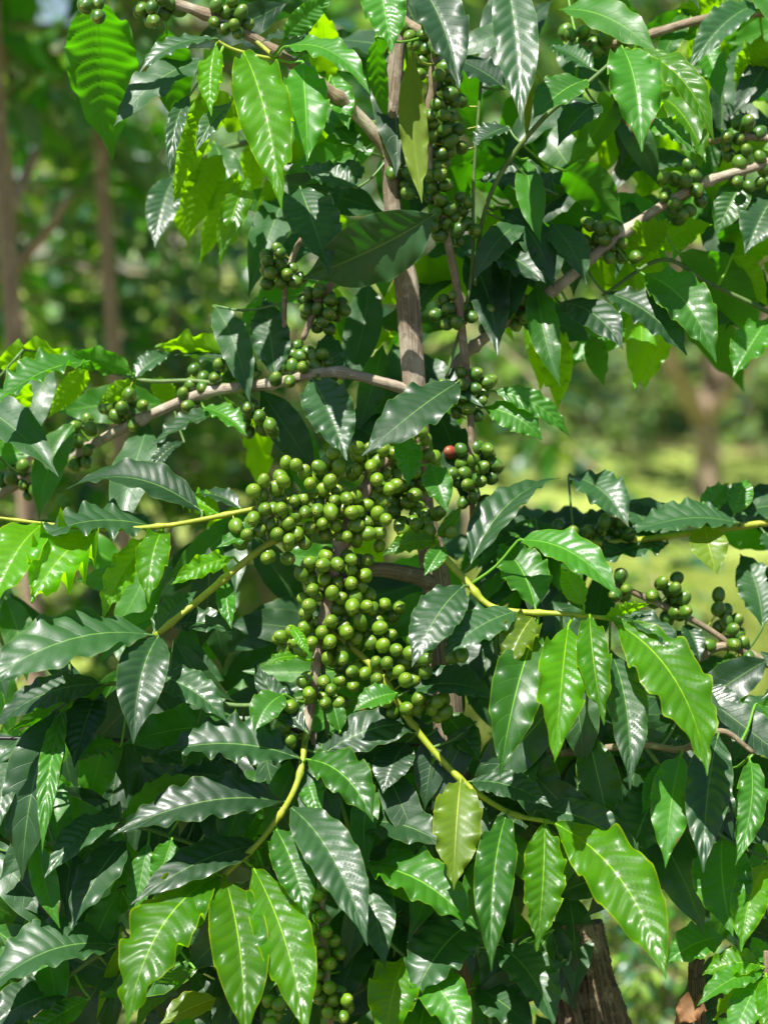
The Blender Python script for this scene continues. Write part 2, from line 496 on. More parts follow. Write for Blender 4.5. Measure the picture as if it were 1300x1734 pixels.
# berry: lathe with a small sunken scar at the free end and a short stalk
def berry_geo(mb, c, axis, r, tone, skin, scar, lathe=(14, 9), stalk=None):
    seg, ringn = lathe
    axis = nrm(np.asarray(axis, float))
    ref = np.array([0.3, 0.2, 1.0]); x = nrm(ref - axis * (ref @ axis)); y = np.cross(axis, x)
    th = np.concatenate([np.linspace(math.pi, 0.30, ringn), [0.19, 0.15, 0.09]])
    el = rng.uniform(1.06, 1.24)
    rad = np.sin(th) * (1 - 0.06 * np.cos(th)); ax = np.cos(th) * el
    rad[0] = 0.04
    ax[-3] += 0.012; ax[-2] += 0.012; ax[-1] -= 0.05
    a = np.linspace(0, 2 * math.pi, seg, endpoint=False)
    sq = rng.uniform(0.93, 1.0)
    V = (ax[:, None, None] * axis + rad[:, None, None] * (np.cos(a)[None, :, None] * x + sq * np.sin(a)[None, :, None] * y)) * r + c
    n = len(th)
    V = V.reshape(-1, 3)
    I, J = np.meshgrid(np.arange(n - 1), np.arange(seg), indexing='ij')
    F = np.stack([I * seg + J, I * seg + (J + 1) % seg, (I + 1) * seg + (J + 1) % seg, (I + 1) * seg + J], -1).reshape(-1, 4)
    vv = (1 - th / math.pi)
    UV = np.stack(np.broadcast_arrays(a[None] / 6.283, vv[:, None]), -1).reshape(-1, 2)
    cap = np.array([[(n - 1) * seg + j, (n - 1) * seg + j + 1, (n - 1) * seg + (j + 2) % seg, (n - 1) * seg + seg // 2 if False else (n - 1) * seg] for j in range(2, seg - 2, 2)])
    k = (n - 2) * seg
    mb.add(V, np.vstack([F[:k], ]), UV, tone, skin)
    sub = np.vstack([F[k:], cap])
    mb.f.append(sub + (mb.n - len(V))); mb.m.append(np.full(len(sub), scar, int))
    if stalk is not None:
        b = c - axis * r * 1.05
        tube(mb, [b + axis * r * 0.1, b * 0.6 + stalk * 0.4, stalk], [r * 0.10, r * 0.09, r * 0.11], 6, 2, 0.5, uvfix=(0.3, 0.3), sub=2)


# ------------------------------------------------------------------ branches of the coffee trees in front
BR = {}      # key -> dict(mat, camera-space samples, radii)


def branch(tree, key, mat, pts, ridges=0.0, seg=10, nodes=None, name='branch'):
    Pw, R = [], []
    for x, y, z, r in pts:
        c = pc(x, y, z); Pw.append(w_of(c)); R.append(r * S * (-c[2] / D0) * (0.74 if mat in (M_SHOOT, M_STEM) else 1.0))
    C, RR = catmull(Pw, R, 10)
    px = np.array([[p[0], p[1], p[2]] for p in pts], float)
    CX, _ = catmull(px, [1] * len(px), 10)
    BR[key] = dict(tree=tree, mat=mat, pts=Pw, rad=R, C=C, RR=RR, px=CX, ridges=ridges, seg=seg, nodes=nodes, name=name)


M_PALE = wood_material('pale_branch_bark', (0.22, 0.17, 0.11), (0.38, 0.32, 0.235), (0.47, 0.42, 0.33), 0.75, 0.6, 10.0, 90.0)
W, G, K = M_TWIG, M_SHOOT, M_BARK
branch('A', 'trunk', K, [(820, 3080, -100, 36), (805, 1700, -100, 30), (765, 1300, -100, 27), (738, 985, -100, 24), (715, 860, -100, 20),
                         (706, 720, -100, 20), (697, 600, -100, 20), (688, 475, -100, 20), (670, 400, -105, 15), (661, 250, -105, 15), (668, 130, -105, 14), (680, 0, -110, 11), (690, -170, -120, 8)], 0.08, 18, name='trunk')
branch('A', 'F', W, [(714, 790, -95, 13), (690, 765, -60, 12), (645, 785, -20, 12), (615, 840, 0, 12), (578, 920, 5, 12), (553, 1030, 10, 11), (532, 1150, 15, 9), (518, 1245, 40, 8)], 0.04, nodes=0.07)
branch('A', 'Cs', G, [(518, 1240, 38, 8), (508, 1310, 82, 7), (484, 1365, 100, 6.8), (440, 1425, 104, 6), (380, 1482, 112, 6)], nodes=0.04)
branch('A', 'L2', G, [(612, 838, 0, 9), (520, 842, 15, 7), (430, 862, 30, 6), (310, 886, 45, 5.5), (258, 892, 48, 5.5), (205, 896, 50, 5), (150, 895, 52, 5), (70, 886, 60, 4), (-40, 872, 65, 3)], nodes=0.06)
branch('A', 'L3', G, [(580, 905, 5, 9), (510, 895, 20, 9), (445, 928, 35, 8), (350, 1005, 50, 8), (263, 1077, 70, 7)], nodes=0.06)
branch('A', 'R1', G, [(708, 850, -90, 9), (735, 920, 0, 9), (790, 985, 30, 8), (840, 1030, 50, 7), (960, 1040, 75, 6), (1040, 1048, 100, 4)], nodes=0.06)
branch('A', 'R2', G, [(548, 1060, 5, 8), (600, 1100, 0, 8), (650, 1150, 20, 9), (700, 1230, 30, 8), (780, 1320, 60, 7), (860, 1375, 85, 6), (930, 1392, 105, 5)], nodes=0.06)
branch('A', 'H', K, [(736, 988, -95, 16), (690, 972, -60, 14), (625, 965, -20, 12), (562, 990, 5, 9)], 0.05)
branch('A', 'LB', M_PALE, [(702, 665, -100, 11), (648, 648, -85, 9), (560, 630, -90, 9), (460, 650, -130, 9.5), (350, 665, -190, 9), (240, 710, -240, 9), (150, 757, -290, 9), (60, 805, -330, 8), (-60, 870, -380, 8)], 0.05, nodes=0.07)
branch('A', 'LS', M_STEM, [(400, 655, -165, 5), (330, 645, -195, 5), (250, 645, -215, 5), (195, 632, -225, 4), (120, 605, -235, 4), (40, 592, -240, 3)])
branch('A', 'DG', M_PALE, [(704, 700, -102, 9), (775, 612, -150, 9), (850, 550, -170, 9), (945, 485, -175, 9.5), (1060, 390, -185, 9), (1180, 315, -190, 8), (1280, 282, -200, 8), (1400, 240, -220, 7)], 0.04, nodes=0.09)
branch('A', 'V', W, [(678, 30, -108, 8), (735, 85, -70, 8), (722, 240, -75, 8), (755, 395, -95, 7), (772, 480, -105, 7), (785, 590, -110, 7), (797, 720, -110, 6), (800, 880, -115, 5)], nodes=0.07)
branch('A', 'T', W, [(662, 262, -105, 13), (610, 200, -85, 11), (550, 148, -60, 11), (430, 65, -30, 9), (310, 10, -10, 9), (150, -30, 0, 7)], 0.04, nodes=0.07)
branch('A', 'LK', M_STEM, [(668, 205, -108, 8), (500, 225, -300, 8), (370, 255, -430, 6), (290, 300, -520, 4)])
branch('A', 'TN', G, [(430, 66, -30, 5), (462, 98, 0, 5), (400, 85, 15, 4), (362, 66, 20, 4)])
branch('A', 'TR', M_STEM, [(800, 520, -155, 5), (815, 380, -130, 5), (850, 290, -110, 6), (920, 200, -80, 6), (995, 140, -60, 5), (1060, 82, -65, 4)])
branch('A', 'VS', M_STEM, [(815, 130, -110, 4), (802, 300, -115, 4), (796, 480, -120, 4), (755, 640, -108, 4)])
branch('A', 'LH', W, [(676, 425, -108, 7), (600, 440, -140, 7), (545, 505, -150, 7), (512, 575, -150, 5)])
branch('A', 'LI', W, [(600, 440, -140, 5), (520, 400, -155, 5), (485, 480, -160, 5), (482, 600, -150, 4)])
branch('A', 'LL', M_STEM, [(532, 1180, 10, 6), (400, 1195, -10, 6), (270, 1165, 25, 6), (175, 1160, 50, 5), (90, 1205, 50, 4)])
branch('A', 'LM', M_STEM, [(560, 1400, -60, 7), (350, 1540, -20, 6), (195, 1600, 40, 6), (60, 1690, 35, 4), (-60, 1720, 30, 4)])
branch('A', 'LO', M_STEM, [(500, 1500, -70, 6), (300, 1420, -20, 5), (200, 1400, 10, 5), (80, 1430, 30, 4)])
branch('A', 'RL', M_STEM, [(772, 1340, -95, 8), (790, 1480, -20, 7), (800, 1570, 30, 6), (825, 1690, 35, 6), (835, 1800, 35, 5)])
branch('A', 'RM', M_STEM, [(545, 1110, 0, 6), (560, 1290, 5, 6), (585, 1385, 20, 5), (612, 1465, 35, 6), (650, 1580, 55, 5), (688, 1622, 65, 4)])
branch('A', 'RE', W, [(772, 1340, -98, 10), (890, 1285, -50, 9), (1000, 1270, -10, 7), (1090, 1262, 20, 6), (1155, 1268, 45, 6), (1220, 1238, 55, 5), (1275, 1275, 50, 4)])
branch('A', 'RF', M_STEM, [(1090, 1262, 20, 6), (1150, 1340, 20, 5), (1220, 1415, 40, 5), (1300, 1455, 65, 4)])
branch('A', 'BB', W, [(530, 1240, 20, 5), (540, 1400, 20, 6), (546, 1560, 72, 7), (560, 1740, 84, 6)], nodes=0.06)
# neighbour on the right, its trunk just outside the picture
branch('B', 'btrunk', K, [(1520, 3250, -250, 32), (1500, 1500, -250, 26), (1490, 900, -250, 22), (1480, 200, -250, 16), (1475, -250, -250, 9)], 0.06, 14, name='trunk')
branch('B', 'B1', G, [(1490, 862, -250, 11), (1300, 885, -230, 8), (1150, 905, -215, 7), (1050, 918, -205, 8), (920, 925, -200, 6)], nodes=0.07)
branch('B', 'B2', W, [(1495, 1230, -250, 9), (1300, 1125, -200, 7), (1228, 1094, -180, 7), (1170, 1122, -170, 8), (1120, 1165, -170, 5)], nodes=0.05)
branch('B', 'B3', W, [(1250, 1100, -188, 5), (1190, 1060, -190, 5), (1130, 1030, -188, 6), (1040, 988, -182, 5)])
branch('B', 'B4', W, [(1480, 20, -250, 10), (1300, 20, -240, 9), (1180, 35, -240, 8), (1060, 70, -230, 7), (960, 80, -225, 5)], nodes=0.07)
branch('B', 'B5', W, [(1482, 320, -250, 8), (1370, 250, -230, 7), (1270, 232, -215, 6), (1200, 240, -210, 5)], nodes=0.07)
branch('B', 'B6', M_STEM, [(1490, 700, -250, 8), (1350, 560, -230, 6), (1200, 480, -215, 5), (1120, 440, -210, 5), (1020, 500, -190, 4)])
# sapling, lower right
branch('S', 'stem', W, [(1310, 3060, 120, 8), (1305, 2200, 130, 7), (1300, 1760, 140, 6), (1297, 1640, 148, 5), (1296, 1610, 148, 4)], name='stem')

ORIG = {'A': w_of(pc(820, 3080, -100)), 'B': w_of(pc(1520, 3250, -250)), 'S': w_of(pc(1310, 3060, 60))}
for k_ in ORIG:
    ORIG[k_][2] = 0.0
for k_, key in (('A', 'trunk'), ('B', 'btrunk'), ('S', 'stem')):     # feet in the soil
    p = BR[key]['pts'][0]; p[2] = -0.03
    ORIG[k_] = np.array([p[0], p[1], 0.0])

TA = thing('coffee_tree', 'coffee tree in sharp focus with thick clusters of green berries down its middle branch', 'coffee tree', ORIG['A'])
TB = thing('coffee_tree', 'soft-focus coffee tree at the right edge whose thin branches cross the sunny grass gap', 'coffee tree', ORIG['B'])
TS = thing('coffee_sapling', 'small coffee sapling with a star of bright yellow-green leaves in the bottom right corner', 'sapling', ORIG['S'])
TH = {'A': TA, 'B': TB, 'S': TS}

for key, b in BR.items():
    mb = MB()
    tube(mb, b['pts'], b['rad'], b['seg'], 0, 0.5, sub=14 if b['name'] == 'trunk' else 10, ridges=b['ridges'], rough=0.012, nodes=b['nodes'])
    b['obj'] = obj(b['name'], mb, b['mat'], TH[b['tree']], ORIG[b['tree']])


def nearest(tree, p, skip_trunk=False, only=None):
    best = (9e9, None, None)
    for key, b in BR.items():
        if b['tree'] != tree or (only and key not in only):
            continue
        d = np.linalg.norm(b['C'] - p, axis=1)
        i = int(d.argmin())
        dd = d[i] * (1.6 if b['name'] == 'trunk' else 1.0)
        if dd < best[0]:
            best = (dd, key, b['C'][i])
    return best


# ------------------------------------------------------------------ leaves
# x y of the base, x y of the tip, apparent width, depth of the base, kind (u = underside shows), tilt up of the face shown, sideways bow
LEAVES_A = """
165 -5 190 272 150 -60 mu -12 4
282 50 303 218 86 -80 mu 10 0
368 66 236 124 46 22 d 55 8
366 74 358 197 50 24 y 30 4
392 172 331 258 42 12 d 65 0
338 160 292 335 58 5 ywu 5 -8
322 160 286 300 36 0 d 55 6
412 88 477 354 108 28 y 42 -10
512 104 521 274 88 12 m 52 0
528 66 440 74 44 -8 d 62 6
480 80 627 160 62 26 m 48 -16
478 72 572 -12 46 10 m -15 -6
640 -40 664 92 88 30 m 42 0
638 62 658 212 40 8 mu 5 6
697 86 714 344 58 42 ofwu 14 6
704 -35 777 150 100 32 d 55 -8
855 -45 882 212 88 -10 d 32 -6
900 112 890 248 18 -5 ou 5 0
855 150 756 96 66 -110 d 45 0
508 318 558 466 108 -100 d 52 4
738 362 513 470 132 30 d -26 -4
466 640 448 503 78 -105 d 55 0
560 660 555 560 60 -130 d 50 0
528 640 587 780 98 -40 d 42 -4
778 645 612 772 94 0 d 52 -6
832 662 965 740 48 -120 m 20 -12
818 690 918 746 62 -130 m 35 -6
682 742 690 824 58 34 m 45 -3
728 786 757 868 58 38 m 42 0
739 908 780 856 24 34 y 30 4
795 958 947 810 78 22 d 62 -10
742 918 646 942 40 20 y 25 8
752 925 718 975 40 25 m 35 0
395 606 262 588 44 -245 yu -20 4
442 632 296 602 48 -225 d 60 -4
432 612 356 552 48 -255 yu -10 0
228 642 288 598 44 -215 d 62 0
228 634 96 616 48 -210 mu -15 10
152 612 -14 690 84 -200 m 68 6
126 606 -20 628 66 -220 yu -20 6
150 622 82 708 46 -215 yu -10 0
45 640 22 748 44 -215 yu -5 0
232 642 165 686 34 -215 yu -10 -4
262 640 296 692 46 -230 yu -10 0
395 705 250 764 48 -210 d 66 6
312 748 248 806 30 -200 d 62 0
345 690 420 740 46 -190 m 55 0
342 866 112 828 64 12 d 56 14
408 862 318 838 36 0 d 62 6
264 893 46 922 78 18 d 62 10
160 898 52 1020 110 52 yw 46 6
72 888 -14 1034 104 56 y 40 4
74 888 36 975 30 62 yu 5 4
258 905 172 1052 60 18 y 18 8
277 895 252 1022 66 30 y 50 6
372 872 296 848 44 -10 y 50 4
396 944 288 992 42 42 yw 22 6
442 885 366 928 40 30 m 40 -4
380 985 392 1065 40 10 m 40 0
262 1076 -40 1166 108 70 d 56 14
270 1076 226 1260 100 76 d 46 10
260 1072 334 1002 54 64 d 66 0
290 1060 404 1072 50 0 d 50 -6
178 1158 -16 1240 66 62 d 50 8
184 1155 10 1240 50 66 mu -12 -10
100 1200 38 1492 112 52 d 18 6
112 1196 72 1445 44 60 m 62 4
44 1244 -6 1420 60 40 d 40 6
66 1226 12 1324 46 46 mu 0 0
168 1168 126 1300 82 15 d 62 0
205 1262 122 1290 40 36 m 60 5
310 1296 204 1246 66 10 d 52 0
262 1142 388 1226 68 18 d 40 -6
506 1284 268 1278 82 82 d 50 14
482 1358 186 1418 80 92 d 46 14
519 1286 632 1392 86 86 m 46 -16
490 1366 622 1602 100 92 d 47 -14
466 1402 522 1558 78 100 m 44 -6
428 1468 520 1762 108 112 y 44 -12
381 1486 416 1768 114 122 y 40 -8
370 1482 214 1748 120 116 y 38 26
376 1482 262 1660 66 102 m 55 4
214 1590 163 1730 26 60 yu 5 4
446 1432 222 1532 70 62 d 48 6
514 1306 542 1386 50 50 m 46 0
522 1242 430 1123 56 82 d 52 -10
482 1176 430 1240 68 60 m 46 6
504 1112 446 1128 20 60 y 40 4
492 1060 526 1112 22 62 y 30 0
552 1274 734 1232 74 52 d 42 -10
672 1174 598 1206 50 62 m 42 4
576 1240 560 1178 40 50 m 20 0
686 1172 842 1184 50 42 d 56 -10
786 992 697 1130 90 52 d 46 6
878 1034 752 1110 70 56 d 50 6
904 1042 856 1138 70 58 ow 50 4
906 1032 842 922 98 42 m 46 8
876 916 1048 1012 76 46 m 50 -14
988 1026 948 962 48 100 y 15 0
1022 1046 1102 1022 26 104 yu 20 0
1030 1048 1072 1062 14 104 y 30 0
962 1058 938 1292 98 100 y 40 6
998 1040 1022 1228 66 114 y 52 6
1040 1054 1196 1314 126 106 y 40 -30
908 1070 846 1318 102 60 m 34 8
1032 1100 1066 1338 82 62 d 40 -6
990 1200 938 1348 84 10 mu -10 6
1004 1240 994 1374 36 15 mu -5 0
1042 1040 1160 1124 56 72 d 62 -10
780 1318 768 1508 96 84 ow 46 4
858 1376 832 1646 82 96 mw 44 12
922 1390 908 1612 84 114 yw 28 0
938 1394 1128 1660 124 106 y 40 -30
905 1374 1094 1490 66 48 d 36 -24
794 1324 934 1368 56 62 d 55 -8
616 1464 808 1574 90 60 m 52 -10
602 1398 756 1434 76 20 d 62 -6
686 1622 652 1770 98 72 y 42 6
690 1622 796 1772 90 66 m 44 -10
614 1460 652 1640 82 30 d 44 -4
690 1256 648 1344 86 10 d 62 4
805 1560 696 1700 118 15 d 56 6
845 1600 940 1745 92 28 d 58 -8
805 1672 905 1748 76 40 d 60 0
1152 1278 1126 1470 84 60 m 38 8
1216 1242 1190 1478 90 66 d 42 8
1268 1284 1244 1466 60 54 mw 42 -8
1132 1288 1086 1380 44 18 m 60 0
1112 1340 1058 1474 118 8 d 56 0
1222 1420 1240 1586 116 40 m 46 8
1298 1462 1254 1612 70 72 yw 54 8
1226 1586 1126 1632 60 40 m 44 6
198 1600 -30 1686 102 58 d 60 8
214 1420 120 1576 80 30 d 48 4
212 1386 76 1486 66 28 d 64 4
252 1424 224 1570 50 18 m 20 0
292 1420 262 1512 56 14 m 20 0
66 1428 102 1572 54 40 m 26 6
118 1682 -24 1748 74 50 d 58 6
152 1690 30 1770 50 56 m 30 0
366 1690 270 1736 52 60 o 50 0
330 1640 226 1750 46 66 mu 0 8
334 1318 196 1398 46 44 mu -10 8
420 1330 300 1310 50 20 d 60 0
1052 78 1086 258 106 -60 mw 50 -4
1076 84 1208 238 68 -90 y 30 -14
992 136 902 202 80 -60 m 52 4
1092 196 1178 262 44 -90 m 45 0
1004 118 926 78 66 -140 d 50 0
1012 176 944 248 68 -100 d 55 0
944 330 806 306 96 -140 d 46 8
952 288 1054 378 86 -150 mu -12 -8
946 512 1054 592 78 -165 d 48 -10
1022 494 1162 602 86 -170 d 44 -8
1088 464 1212 614 98 -175 m 34 -14
1148 428 1288 588 96 -185 mu -5 -14
1058 446 1130 370 90 -215 yu -14 0
1110 420 1206 380 80 -225 yu -10 0
928 546 944 694 74 -195 yu 5 -4
1002 566 1022 654 48 -190 mu 0 0
862 346 800 430 56 -185 yu -5 0
826 420 926 482 76 -165 d 50 0
932 378 992 482 72 -180 d 46 0
604 318 510 282 56 -70 d 35 0
376 262 316 408 74 -190 yu 0 6
404 288 338 446 58 -200 yu -5 0
336 268 294 344 44 -180 yu 0 0
642 236 548 240 60 -95 mu -15 6
350 238 326 372 62 -450 yu 0 4
362 240 404 384 62 -440 m 30 -4
296 298 262 420 66 -510 d 45 4
292 300 318 418 60 -515 yu 0 -4
765 1058 806 1196 72 -55 d 28 -6
748 1206 812 1292 62 -40 m 36 -4
432 232 418 360 54 -380 yu 0 0
420 300 372 452 54 -200 y 20 4
560 128 590 220 60 -120 m 40 0
600 270 570 350 70 -170 d 55 0
690 190 640 150 60 -125 d 40 0
860 215 800 250 70 -120 d 62 0
"""
LEAVES_B = """
1252 886 1058 906 58 -205 d 62 8
1192 888 1214 974 80 -190 o 45 4
1290 1062 1252 938 84 -185 d 45 6
962 806 1064 892 82 -215 d 56 -8
1188 872 1232 818 46 -215 m 45 0
1242 872 1262 812 50 -215 m 40 0
1110 905 1050 850 60 -215 d 55 0
1100 1150 1162 1064 60 -175 d 46 0
1160 1056 1184 1120 44 -185 d 50 0
1292 900 1340 966 60 -225 d 50 0
1288 6 1162 124 66 -235 d 46 6
1222 -4 1116 78 62 -240 yu -10 0
1130 920 1000 960 60 -225 d 60 0
1180 1160 1262 1232 70 -150 d 34 0
1230 1110 1260 1200 70 -185 mu 0 0
1320 1180 1240 1290 90 -160 d 50 0
1300 540 1240 640 70 -230 m 40 0
1260 300 1210 400 66 -220 m 20 0
1310 330 1260 430 80 -230 d 45 0
1240 430 1300 520 60 -230 yu 0 0
1180 60 1220 170 60 -240 m 30 0
1290 60 1250 190 70 -245 yu 0 0
1020 10 980 -60 60 -235 m 40 0
"""
LEAVES_S = """
1292 1638 1188 1652 42 150 y 46 10
1296 1640 1180 1704 46 138 m 50 8
1290 1646 1206 1728 56 146 yu 10 -8
1296 1650 1304 1772 54 154 y 42 0
1288 1652 1236 1768 64 144 m 60 0
1298 1636 1272 1586 36 144 m 40 0
1302 1636 1350 1590 50 148 y 40 0
1304 1640 1370 1690 50 150 y 42 0
"""


def leaf_from(tree, x0, y0, x1, y1, w, z, kd, E, b, res=(16, 68), tone=None, far=False):
    """returns (MB, branch key, apparent size)"""
    k = KI[kd[0]]; und = kd.endswith('u')
    if und and 'f' not in kd: E = min(E, -36.0) + rng.uniform(-8, 4)     # undersides are seen from below, their upper faces look at the sky
    E = math.radians(E); A = rng.uniform(-0.22, 0.22)
    Nd = np.array([math.sin(A) * math.cos(E), math.sin(E), math.cos(A) * math.cos(E)])
    P0 = pc(x0, y0, z)
    D = -P0[2]
    dx, dy = (x1 - x0) * D / FOC, -(y1 - y0) * D / FOC
    dl = math.hypot(dx, dy)
    dz = -(dx * Nd[0] + dy * Nd[1]) / max(0.25, Nd[2])
    dz = max(-0.75 * dl, min(0.75 * dl, dz))
    D1 = D - dz
    P1 = np.array([(x1 - PW / 2) / FOC * D1, -(y1 - PH / 2) / FOC * D1, -D1])
    T = nrm(P1 - P0)
    N = nrm(Nd - T * (Nd @ T))
    B = np.cross(T, N)
    hw = 0.43 * w * D / FOC / max(0.5, math.hypot(B[0], B[1]))
    L = np.linalg.norm(P1 - P0)
    hw = min(hw, 0.30 * L)
    rx, ry = -(y1 - y0), (x1 - x0)
    rl = math.hypot(rx, ry) + 1e-6
    up = -N if und else N
    arch = rng.uniform(0.05, 0.14) * L
    Pm = (P0 + P1) / 2 + np.array([rx / rl, -ry / rl, 0]) * (2 * b * D / FOC) + up * arch * 1.6
    Pw0, Pwc, Pw1 = w_of(P0), w_of(Pm), w_of(P1)
    Nw = C2W @ up
    wave = {0: 0.11, 1: 0.15, 2: 0.25, 3: 0.14}[k] * rng.uniform(0.5, 1.5) * (1.9 if 'w' in kd else 1.0)
    fold = rng.uniform(0.12, 0.50)
    quilt = rng.choice([0.004, 0.008, 0.012, 0.017]) * rng.uniform(0.8, 1.2)
    if k == 2: quilt = max(quilt, rng.uniform(0.012, 0.018))
    if tone is None: tone = rng.uniform(0, 1)
    dd, key, att = nearest(tree, Pw0)
    mb = MB()
    if dd > 0.075: att = None
    leaf_geo(mb, Pw0, Pwc, Pw1, Nw, hw, res[0], res[1], k, tone, wave, fold, quilt, rng.uniform(-0.55, 0.55), rng.uniform(3.2, 6.2), att)
    return mb, key, w * math.hypot(x1 - x0, y1 - y0)


def parse(txt):
    out = []
    for line in txt.strip().splitlines():
        q = line.split()
        out.append((*map(float, q[:6]), q[6], float(q[7]), float(q[8])))
    return out


def vis_area(r):
    """share of the leaf's box inside the frame, so that leaves cut by the border rank lower"""
    x0, y0, x1, y1, w = r[:5]
    ts = [(x0 + (x1 - x0) * t, y0 + (y1 - y0) * t) for t in (0.1, 0.3, 0.5, 0.7, 0.9)]
    s = sum(1 for a, b in ts if 0 <= a <= PW and 0 <= b <= PH) / 5
    return s * w * math.hypot(x1 - x0, y1 - y0) * (1.0 if r[5] > -60 else 0.6)


for tree, txt in (('A', LEAVES_A), ('B', LEAVES_B), ('S', LEAVES_S)):
    rows = parse(txt)
    order = sorted(range(len(rows)), key=lambda i: -vis_area(rows[i]))
    single = set(order[:100])
    rest = MB()
    for i, r in enumerate(rows):
        mb, key, sz = leaf_from(tree, *r)
        if i in single:
            k = KI[r[6][0]]
            for q in range(len(mb.m)): mb.m[q][:] = 0
            obj('leaf', mb, LEAFM[k], BR[key]['obj'], ORIG[tree])
        else:
            rest.merge(mb)
    BR[tree + '_rest'] = dict(tree='-', rest=rest, name='', C=np.zeros((1, 3)))

# --- the many further leaves inside the bush
GAPS = [(1065, 930, 1300, 1075), (1035, 1540, 1130, 1734), (850, 690, 1300, 835), (285, 715, 400, 800), (0, 20, 120, 540), (130, 280, 290, 560)]


def in_gap(x, y, pad=0):
    return any(a - pad < x < c + pad and b - pad < y < d + pad for a, b, c, d in GAPS)


def filler(tree, n, box, zr, kinds, Er, seed, zpow=1.0, avoid=None):
    r = np.random.default_rng(seed)
    mb = BR[tree + '_rest']['rest']
    made = 0
    for _ in range(n * 6):
        if made >= n: break
        x, y = r.uniform(box[0], box[2]), r.uniform(box[1], box[3])
        z = zr[0] + (zr[1] - zr[0]) * r.uniform() ** zpow
        ang = math.radians(90 + r.normal(0, 55))
        L = r.uniform(130, 230) * D0 / (D0 - z * S)
        x1, y1 = x + math.cos(ang) * L, y + math.sin(ang) * L
        if any(in_gap(x + (x1 - x) * t, y + (y1 - y) * t, 22) for t in (0, .25, .5, .75, 1)): continue
        if avoid and any(avoid[0] < x + (x1 - x) * t < avoid[2] and avoid[1] < y + (y1 - y) * t < avoid[3] for t in (0, .25, .5, .75, 1)): continue
        kd = kinds[r.integers(len(kinds))]
        m_, key, _ = leaf_from(tree, x, y, x1, y1, L * r.uniform(0.34, 0.46), z, kd, r.uniform(*Er), r.uniform(-12, 12), res=(6, 22))
        mb.merge(m_)
        made += 1


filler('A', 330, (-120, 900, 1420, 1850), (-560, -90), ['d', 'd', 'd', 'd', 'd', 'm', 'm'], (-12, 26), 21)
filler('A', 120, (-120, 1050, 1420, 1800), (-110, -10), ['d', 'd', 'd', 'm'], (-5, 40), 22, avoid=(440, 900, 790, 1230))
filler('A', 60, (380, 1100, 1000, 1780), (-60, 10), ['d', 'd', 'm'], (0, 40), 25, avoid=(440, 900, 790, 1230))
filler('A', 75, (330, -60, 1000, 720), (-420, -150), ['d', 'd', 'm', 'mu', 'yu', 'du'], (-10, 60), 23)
filler('A', 16, (-60, 620, 640, 900), (-420, -230), ['d', 'd', 'm', 'yu', 'm'], (0, 65), 26)
filler('B', 80, (900, -80, 1420, 560), (-520, -260), ['d', 'd', 'm', 'yu', 'mu', 'y'], (-10, 60), 24)
filler('B', 45, (880, 830, 1420, 960), (-480, -230), ['d', 'd', 'd', 'm'], (20, 70), 27)

for tree in ('A', 'B'):
    o = obj('foliage', BR[tree + '_rest']['rest'], LEAFM, TH[tree], ORIG[tree])
    tag(o, kind='stuff')

# ------------------------------------------------------------------ berries
MAIN = """446 815 475 808 469 826 445 838 515 799 541 798 554 784 564 805 525 818 547 831 571 835 587 847 500 848 515 849 539 849
474 850 562 852 562 867 581 866 598 865 516 868 445 868 480 872 498 874 462 882 488 888 543 884 429 880 418 904 438 898 472 902 525 894 554 903 495 912 514 915
611 772 628 764 635 777 647 768 605 795 624 794 646 802 663 747 659 758 660 768 694 737 717 740 689 748 734 775 665 800 696 822 714 817 671 832 713 836 650 844 695 848 667 866 706 867 722 874 740 869
683 891 704 891 726 899 608 843 617 860 604 866 637 871 631 883 608 889 641 900 621 902 683 912 603 909 761 901 646 825
455 941 488 942 527 955 551 946 551 960 573 958 585 948 595 965 546 983 574 978 528 983 511 972 537 1008 564 1004 595 991 515 1014 575 1026 520 1043 538 1060 517 1063 558 1061 582 1052 489 1072 500 1089 531 1085 555 1087 574 1074 480 1095
614 972 613 997 597 1014 628 1028 602 1036 647 1035 611 1058 641 1058 619 1077 657 1076 632 1089 591 1086 621 949 674 1031 681 915 603 912
579 1105 556 1115 578 1131 598 1137 621 1143 578 1151 598 1158 513 1155 545 1155 528 1181 561 1169 556 1188 576 1189 492 1198 470 1205 482 1231 491 1257
642 1123 666 1097 666 1140 686 1121 685 1149 720 1117 720 1135 723 1097 768 1112 700 1200 728 1191 741 1208 708 1183 746 1190 655 1188 638 1151
541 1552 528 1571 554 1579 534 1600 568 1598 532 1631 558 1631 538 1652 535 1674 558 1675 567 1694 586 1694 555 1715 580 1722 465 1718 474 1700 562 1500 540 1515"""
